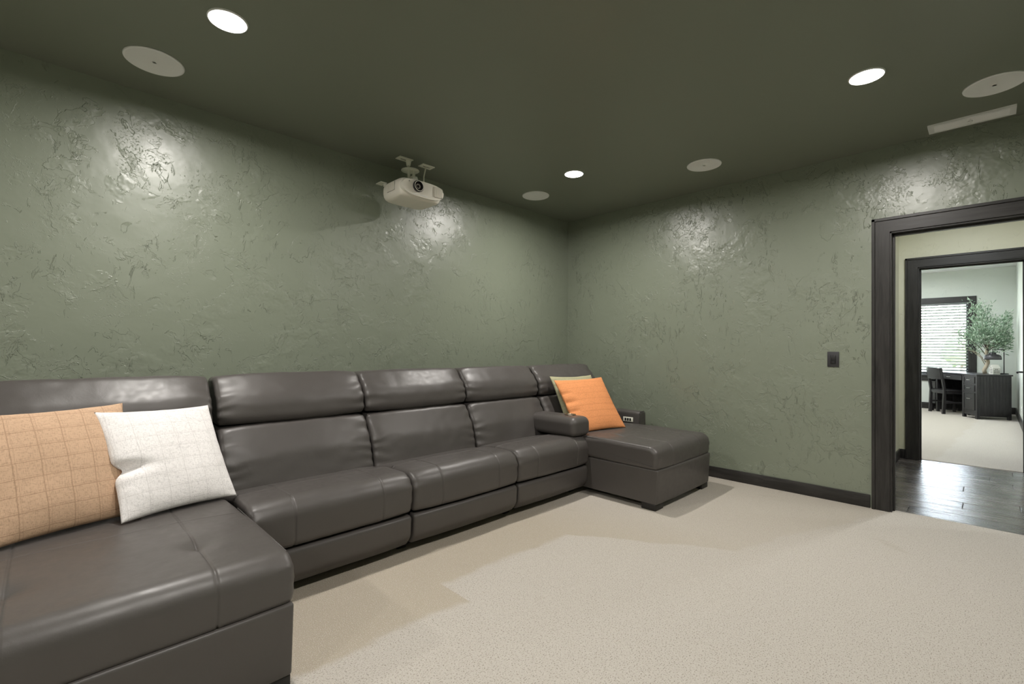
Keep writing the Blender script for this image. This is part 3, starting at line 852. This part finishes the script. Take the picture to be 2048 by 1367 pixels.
# left arm, outside the frame
prof = roundpoly([(-.475, .060), (-.470, .585), (-.350, .585), (-.350, .060)], [.012, .035, .03, .012], .014)
bm = BM(); loft(bm, prof, 2.42, 3.18, .014, disp=arm_disp(6), axis='Y', step=.03); obj('armrest', bm, m_leather, SOFA)

# stitched light cross seam on the chaise cushions
# ================================================================== PILLOWS
def pillow(name, label, cpos, eul, w, h, T, m, seed, spin=0, dents=(), cat='pillow', lump=.006):
    a, b, c = eul
    R = Matrix.Rotation(a, 4, 'Z') @ Matrix.Rotation(b, 4, 'X') @ Matrix.Rotation(c, 4, 'Y') @ Matrix.Rotation(spin, 4, 'Z')
    N = 56
    bm = BM(); G = {}
    for side in (1, -1):
        for i in range(N + 1):
            for j in range(N + 1):
                edge = i in (0, N) or j in (0, N)
                if side < 0 and edge: G[(side, i, j)] = G[(1, i, j)]; continue
                u = -cos(pi * i / N) * .35 + (2 * i / N - 1) * .65; v_ = -cos(pi * j / N) * .35 + (2 * j / N - 1) * .65
                x = w / 2 * u * (1 - .060 * (1 - v_ * v_) * abs(u)); y = h / 2 * v_ * (1 - .055 * (1 - u * u) * abs(v_))
                th = T * max(0, (1 - u ** 2) * (1 - v_ ** 2)) ** .46 * (1 + .12 * nz(u, v_, side, 1.6, seed))
                # creases running in from the rims
                rim = exp(-(1 - abs(u)) / .16); rim2 = exp(-(1 - abs(v_)) / .14)
                th += (1 - max(abs(u), abs(v_))) ** .5 * lump * (rim * sin(v_ * 17 + 4 * nz(u, v_, 0, 2, seed)) + rim2 * sin(u * 14 + 4 * nz(u, v_, 1, 2, seed)))
                for (du, dv, ru, rv, dp, px) in dents:
                    k = exp(-((u - du) / ru) ** 2 - ((v_ - dv) / rv) ** 2)
                    if side > 0 or edge: th -= dp * k * (0 if edge else 1)
                    x += px * k
                # sag: belly lower than the middle
                y -= .010 * (1 - u * u) * (1 - v_ * v_)
                z = th * side
                if edge: z = .006 * nz(u, v_, 0, 3, seed)
                G[(side, i, j)] = bm.verts.new((x, y, z))
        for i in range(N):
            for j in range(N):
                try: bm.faces.new((G[(side, i, j)], G[(side, i + 1, j)], G[(side, i + 1, j + 1)], G[(side, i, j + 1)]))
                except ValueError: pass
    o = obj(name, bm, m, None)
    o.matrix_world = Matrix.Translation(cpos) @ R
    tag(o, label, cat)
    return o
pm_white = pillow_mat('white woven pillow cover', (.80, .775, .765), (.62, .59, .58), .078, .062, .020, lcol=.45)
pm_tan = pillow_mat('tan woven pillow cover', (.56, .38, .255), (.34, .215, .135), .078, .062, .020, lcol=.55)
pm_orange = pillow_mat('orange woven pillow cover', (.72, .295, .12), (.46, .15, .05), 0, .062, .016, lcol=.5)
pm_olive = pillow_mat('olive green woven pillow cover', (.40, .39, .25), (.28, .27, .16), 0, .055, .03)
pillow('pillow', 'tan windowpane checked pillow at the far left of the sofa', (.029, 2.603, .710), (.30, 1.121, .009), .52, .51, .062, pm_tan, 3.)
pillow('pillow', 'white windowpane checked pillow leaning at the front of the left chaise', (.406, 2.655, .690), (.365, 1.009, -.008), .480, .505, .062, pm_white, 9., -.049, dents=((-1, -.12, .42, .10, .035, .035),))
pillow('pillow', 'bright orange striped pillow leaning on the right chaise', (3.546, 2.578, .697), (-.271, .939, .006), .572, .550, .055, pm_orange, 14., .037, dents=((-.9, .1, .3, .08, .018, .008), (-.9, -.25, .25, .07, .015, .008), (-.9, .42, .25, .06, .012, .006)))
pillow('pillow', 'olive green pillow behind the orange one on the right chaise', (3.585, 2.715, .706), (-.192, 1.039, -.002), .525, .545, .045, pm_olive, 21.)

# ================================================================== OFFICE
# blinds: one object per slat
def blind(y0, y1, label, first=None):
    t = thing('window_blind', label, 'blind', (OX + .03, (y0 + y1) / 2, WZ1), 0, None)
    xx = OX + .03
    bm = BM(); box(bm, xx - .03, xx + .03, y0 + .004, y1 - .004, WZ1 - .05, WZ1 - .001, .003, 1); obj('headrail', bm, m_blind, t, smooth=False)
    n = 24; sp = (WZ1 - .05 - WZ0 - .03) / n
    base = None
    for k in range(n):
        z = WZ1 - .05 - sp * (k + .6)
        if base is None:
            bm = BM()
            mt = Matrix.Rotation(radians(30), 4, 'Y')
            box(bm, -.030, .030, -(y1 - y0) / 2 + .008, (y1 - y0) / 2 - .008, -.0015, .0015, mtx=mt)
            base = obj('slat', bm, m_blind, t, smooth=False, world=False); s = base
        else:
            s = base.copy(); COL.objects.link(s)
        s.location = (0, 0, z - WZ1)
    bm = BM(); box(bm, xx - .028, xx + .028, y0 + .006, y1 - .006, WZ0 + .004, WZ0 + .024, .003, 1); obj('bottom_rail', bm, m_blind, t, smooth=False)
    for y in (y0 + .14, (y0 + y1) / 2, y1 - .14):
        for dx in (-.031, .031):
            bm = BM(); cyl(bm, (xx + dx, y, WZ0 + .02), (xx + dx, y, WZ1 - .05), .0016, n=5); obj('ladder_cord', bm, m_grillegrey, t)
blind(WIN[0][0], WIN[0][1], 'pale slatted blind in the dark framed office window')
blind(WIN[1][0], WIN[1][1], 'pale slatted blind in the added second office window, outside the view')

# desk, local frame: origin at front right corner on the floor; +x along the front towards the left end, +y to the rear
ang = radians(31)
D = thing('writing_desk', 'black stained pedestal desk standing in the far corner of the office', 'desk', (11.74, .16, 0), ang)
# local x dir = (cos,sin); local y must point to the rear: (sin,-cos)  -> use mirrored y: rear is -y
def dbox(name, x0, x1, y0, y1, z0, z1, m=m_desk, bev=.002, parent=None):
    bm = BM(); box(bm, x0, x1, -y1, -y0, z0, z1, bev, 1)
    return obj(name, bm, m, parent or D, smooth=False, world=False)
DL, DD, DH = 1.36, .50, .795
dbox('desktop', -.015, DL + .015, -.015, DD + .015, DH - .025, DH, bev=.004)
dbox('side_panel', .0, .022, .045, DD - .045, .07, DH - .025)
for k in range(9):
    dbox('bead_strip', -.003, .001, .05 + k * .046, .05 + k * .046 + .043, .09, DH - .035, bev=.0008)
dbox('side_panel', .36, .382, .03, DD - .03, .07, DH - .025)
dbox('side_panel', DL - .22, DL - .20, .03, DD - .03, .07, DH - .025)
dbox('side_panel', DL - .022, DL, .03, DD - .03, .07, DH - .025)
for x in (0, .345, DL - .235, DL - .045):
    dbox('leg', x, x + .045, 0, .045, 0, DH - .025)
for x in (0, DL - .045):
    dbox('leg', x, x + .045, DD - .045, DD, 0, DH - .025)
dbox('back_panel', .0, DL, DD - .03, DD - .018, .25, DH - .025)
dbox('bottom_rail', .045, .345, .006, .03, .06, .12)
dbox('bottom_rail', .02, .04, .045, DD - .045, .05, .11)
def drawer(x0, x1, z0, z1, knob=False):
    d = dbox('drawer', x0, x1, -.002, .30, z0, z1)
    for a in ((x0 + .0, x1 - .0, z1 - .016, z1), (x0, x1, z0, z0 + .016)):
        dbox('moulding', a[0], a[1], -.010, -.002, a[2], a[3], parent=d)
    for a in ((x0, x0 + .018), (x1 - .018, x1)):
        dbox('moulding', a[0], a[1], -.010, -.002, z0 + .016, z1 - .016, parent=d)
    xm, zm = (x0 + x1) / 2, (z0 + z1) / 2 + (.05 if knob else 0)
    bm = BM(); tube(bm, [(xm - .04, .010, zm), (xm - .035, .026, zm), (xm + .035, .026, zm), (xm + .04, .010, zm)], .006, 8)
    bmesh.ops.translate(bm, verts=bm.verts, vec=(0, -.004, 0))
    obj('handle', bm, m_chrome, d, world=False)
drawer(.05, .34, .63, .745); drawer(.05, .34, .485, .60); drawer(.05, .34, .15, .455, True)
drawer(DL - .185, DL - .050, .63, .745); drawer(DL - .185, DL - .050, .15, .60, True)
drawer(.39, DL - .24, .665, .76)
for z0, z1 in ((.60, .63), (.455, .485), (.12, .15), (.745, .77)):
    dbox('rail', .045, .345, .004, .03, z0, z1)

# chair: back posts towards the camera
Cx, Cy = 12.54, .55
ca = math.atan2(-.30, -.42) 
CH = thing('desk_chair', 'black wooden chair pushed up to the office desk', 'chair', (Cx, Cy, 0), ang)
# local: x along the desk front, y = -depth: desk is at -y, backrest at +y
def cbox(name, x0, x1, y0, y1, z0, z1, bev=.004, rot=0):
    bm = BM(); box(bm, x0, x1, y0, y1, z0, z1, bev, 2)
    return obj(name, bm, m_desk, CH, angle=.6, world=False)
cw, cd = .46, .42
for s in (-1, 1):
    bm = BM(); x = s * (cw / 2 - .02)
    extrude_poly(bm, [(.19, 0), (.235, 0), (.215, .45), (.275, .88), (.245, .885), (.175, .45)], x - .02, x + .02, 'YZ'); obj('leg', bm, m_desk, CH, smooth=False, world=False)
    cbox('leg', s * (cw / 2 - .02) - .02, s * (cw / 2 - .02) + .02, -.21, -.17, 0, .43)
    cbox('stretcher', s * (cw / 2 - .02) - .01, s * (cw / 2 - .02) + .01, -.17, .19, .20, .235)
    cbox('seat_rail', s * (cw / 2 - .02) - .012, s * (cw / 2 - .02) + .012, -.17, .19, .385, .435)
cbox('stretcher', -cw / 2 + .03, cw / 2 - .03, .0, .02, .205, .23)
cbox('seat_rail', -cw / 2 + .03, cw / 2 - .03, .185, .21, .385, .44)
cbox('seat_rail', -cw / 2 + .03, cw / 2 - .03, -.20, -.18, .385, .435)
cbox('seat', -cw / 2 - .005, cw / 2 + .005, -.225, .20, .435, .46, .008)
bm = BM(); vv = []
for k in range(13):
    x = -cw / 2 + .02 + (cw - .04) * k / 12; b = .022 * (1 - (2 * k / 12 - 1) ** 2)
    vv.append([(x, .232 + b, .66), (x, .252 + b, .66), (x, .283 + b, .875 + b * .4), (x, .263 + b, .875 + b * .4)])
vs = [[bm.verts.new(p) for p in r] for r in vv]
for a, b in zip(vs, vs[1:]):
    for k in range(4): bm.faces.new((a[k], a[(k + 1) % 4], b[(k + 1) % 4], b[k]))
bm.faces.new(vs[0]); bm.faces.new(vs[-1])
obj('backrest', bm, m_desk, CH, angle=.6, world=False)

# faux olive tree on the desk
TB = Vector((12.30, .055, .797))
T = thing('olive_tree', 'leafy grey green faux olive tree with a tan trunk on the desk', 'plant', TB)
def P_(y, z, x=0): return Vector((12.3 + x, y, z))
bm = BM(); tube(bm, [P_(.060, .797), P_(.072, .86), P_(.045, .93), P_(.022, 1.0), P_(.03, 1.09), P_(.045, 1.18), P_(.03, 1.3)], lambda t: .033 - .012 * t, 12)
obj('trunk', bm, m_bark, T)
ends = []
branches = [
    [P_(.055, .95), P_(.12, 1.10), P_(.22, 1.20), P_(.33, 1.25, -.03), P_(.43, 1.24, -.05)],
    [P_(.045, 1.0), P_(.14, 1.16), P_(.27, 1.26), P_(.40, 1.37, .05)],
    [P_(.03, 1.1), P_(.13, 1.28), P_(.26, 1.42, -.1), P_(.39, 1.52, -.15), P_(.47, 1.58, -.15)],
    [P_(.03, 1.2), P_(.12, 1.5), P_(.17, 1.8, -.05), P_(.20, 2.05, -.05)],
    [P_(.03, 1.2), P_(.06, 1.5), P_(.10, 1.75, .1), P_(.05, 1.98, .1)],
    [P_(.03, 1.25), P_(.0, 1.5), P_(-.04, 1.65, .15), P_(-.08, 1.76, .2)],
    [P_(.03, 1.25), P_(-.05, 1.45), P_(-.15, 1.6, -.05), P_(-.23, 1.74, -.1), P_(-.30, 1.80, -.1)],
    [P_(.03, 1.2), P_(-.06, 1.38), P_(-.16, 1.5, .1), P_(-.30, 1.56, .1)],
    [P_(.03, 1.2), P_(-.06, 1.3), P_(-.15, 1.36, -.15), P_(-.27, 1.42, -.2)],
    [P_(.03, 1.15), P_(.0, 1.3), P_(-.09, 1.33, .0), P_(-.20, 1.30, 0)],
    [P_(.03, 1.2), P_(.07, 1.4, -.1), P_(.12, 1.55, -.2), P_(.15, 1.65, -.25)],
    [P_(.03, 1.2), P_(.10, 1.33, .1), P_(.2, 1.42, .2), P_(.25, 1.55, .2)],
    [P_(.03, 1.2), P_(-.0, 1.4, -.12), P_(-.06, 1.5, -.2), P_(-.12, 1.58, -.25)],
]
for br in branches:
    bm = BM(); tube(bm, br, lambda t: .008 - .006 * t, 6); obj('branch', bm, m_bark if br is branches[0] or br is branches[1] else m_twig, T)
bm = BM()
rnd = random.Random(5)
def leaf(bm, p, d, L, W):
    d = d.normalized(); s = d.orthogonal().normalized()
    s = (Matrix.Rotation(rnd.uniform(0, 6.28), 3, d) @ s); n = d.cross(s)
    a = bm.verts.new(p); b = bm.verts.new(p + d * L * .5 + s * W + n * W * .4); c = bm.verts.new(p + d * L); e = bm.verts.new(p + d * L * .5 - s * W + n * W * .4)
    bm.faces.new((a, b, c)); bm.faces.new((a, c, e))
for bi, br in enumerate(branches):
    sparse = bi in (0, 1, 2)
    for seg in range(len(br) - 1):
        a, b = br[seg], br[seg + 1]
        if seg == 0: continue
        cnt = 26 if sparse else 165
        if bi == 0: cnt = 10
        for k in range(cnt):
            t = rnd.random(); spread = (.025 if sparse else .075)
            p = a.lerp(b, t) + Vector((rnd.gauss(0, spread), rnd.gauss(0, spread * .9), rnd.gauss(0, spread * .9)))
            if p.y < -.27: continue
            d = (b - a).normalized() + Vector((rnd.uniform(-1, 1), rnd.uniform(-1, 1), rnd.uniform(-.6, 1)))
            leaf(bm, p, d, rnd.uniform(.04, .07), .0085)
    # twigs with leaves
    if not sparse:
        for k in range(5):
            t = rnd.uniform(.3, 1); i0 = min(int(t * (len(br) - 1)), len(br) - 2); p = br[i0].lerp(br[i0 + 1], rnd.random())
            d = (br[i0 + 1] - br[i0]).normalized() + Vector((rnd.uniform(-.6, .6), rnd.uniform(-.9, .9), rnd.uniform(-.3, .9)))
            d.normalize()
            for q in range(14):
                pp = p + d * .018 * q
                if pp.y < -.27: break
                leaf(bm, pp, d + Vector((rnd.uniform(-.9, .9), rnd.uniform(-.9, .9), rnd.uniform(-.9, .9))), .05, .008)
fo = obj('foliage', bm, m_leaf, T, smooth=False); fo['kind'] = 'stuff'

# lamp: dark dome shade hanging from an arm
lx = 12.22
LP = thing('table_lamp', 'dark metal dome lamp with a thin upright pole on the desk', 'lamp', (lx, -.18, DH))
bm = BM(); lathe(bm, [(.075, 0), (.078, .006), (.070, .016), (.012, .02)], (lx, -.165, DH + .001), 32); obj('base', bm, m_blackmetal, LP)
bm = BM(); cyl(bm, (lx, -.180, DH + .01), (lx, -.180, 1.245), .0065, n=12); obj('pole', bm, m_blackmetal, LP)
bm = BM(); cyl(bm, (lx, -.186, 1.24), (lx, -.03, 1.24), .006, n=12); obj('arm', bm, m_blackmetal, LP)
bm = BM(); lathe(bm, [(.112, -.090), (.118, -.088), (.118, -.060), (.113, -.032), (.100, -.010), (.074, .004), (.048, .010), (.046, .034), (.03, .040), (.012, .042)], (lx, -.037, 1.145), 40)
sh = obj('lamp_shade', bm, m_shade, LP)
bm = BM(); cyl(bm, (lx, -.037, 1.18), (lx, -.037, 1.24), .004, n=8); obj('hanger', bm, m_blackmetal, sh)

# small ceramic house lantern
HO = thing('house_ornament', 'small white ceramic house with window holes on the desk', 'ornament', (12.12, -.06, DH), radians(35))
bm = BM(); extrude_poly(bm, [(-.045, 0), (.045, 0), (.045, .105), (0, .165), (-.045, .105)], -.055, .055, 'XZ'); obj('walls', bm, m_ceramic, HO, smooth=False, world=False)
bm = BM()
for s in (-1, 1):
    mt = Matrix.Translation((s * .0245, 0, .137)) @ Matrix.Rotation(s * math.atan2(.06, .045), 4, 'Y')
    box(bm, -.042, .042, -.058, .058, .0, .005, .001, 1, mtx=mt)
obj('roof', bm, m_ceramic, HO, smooth=False, world=False)
for (x, z) in ((-.024, .03), (-.024, .06), (-.024, .09), (.0, .03), (.0, .06), (.0, .09), (.024, .06), (.024, .09), (0, .125)):
    for yy in (-.0555, .0555):
        bm = BM(); box(bm, x - .006, x + .006, yy - .0008, yy + .0008, z - .009, z + .007); obj('window_hole', bm, m_black, HO, smooth=False, world=False)
for (y, z) in ((-.035, .03), (-.035, .06), (-.012, .03), (-.012, .06), (.012, .03), (.012, .06), (.035, .03), (.035, .06), (-.012, .088), (.012, .088)):
    for xx in (-.0455, .0455):
        bm = BM(); box(bm, xx - .0008, xx + .0008, y - .006, y + .006, z - .009, z + .007); obj('window_hole', bm, m_black, HO, smooth=False, world=False)

# outlet low on the office's right wall
ou = thing('wall_outlet', 'small white outlet low on the office right wall', 'outlet', (11.0, OY, .27))
bm = BM(); box(bm, 10.96, 11.04, OY, OY + .007, .21, .33, .002, 1); obj('plate', bm, m_white, ou, smooth=False)
for z in (.25, .29):
    bm = BM(); box(bm, 10.985, 11.015, OY + .006, OY + .009, z - .012, z + .012, .002, 1); obj('socket', bm, m_grillegrey, ou, smooth=False)
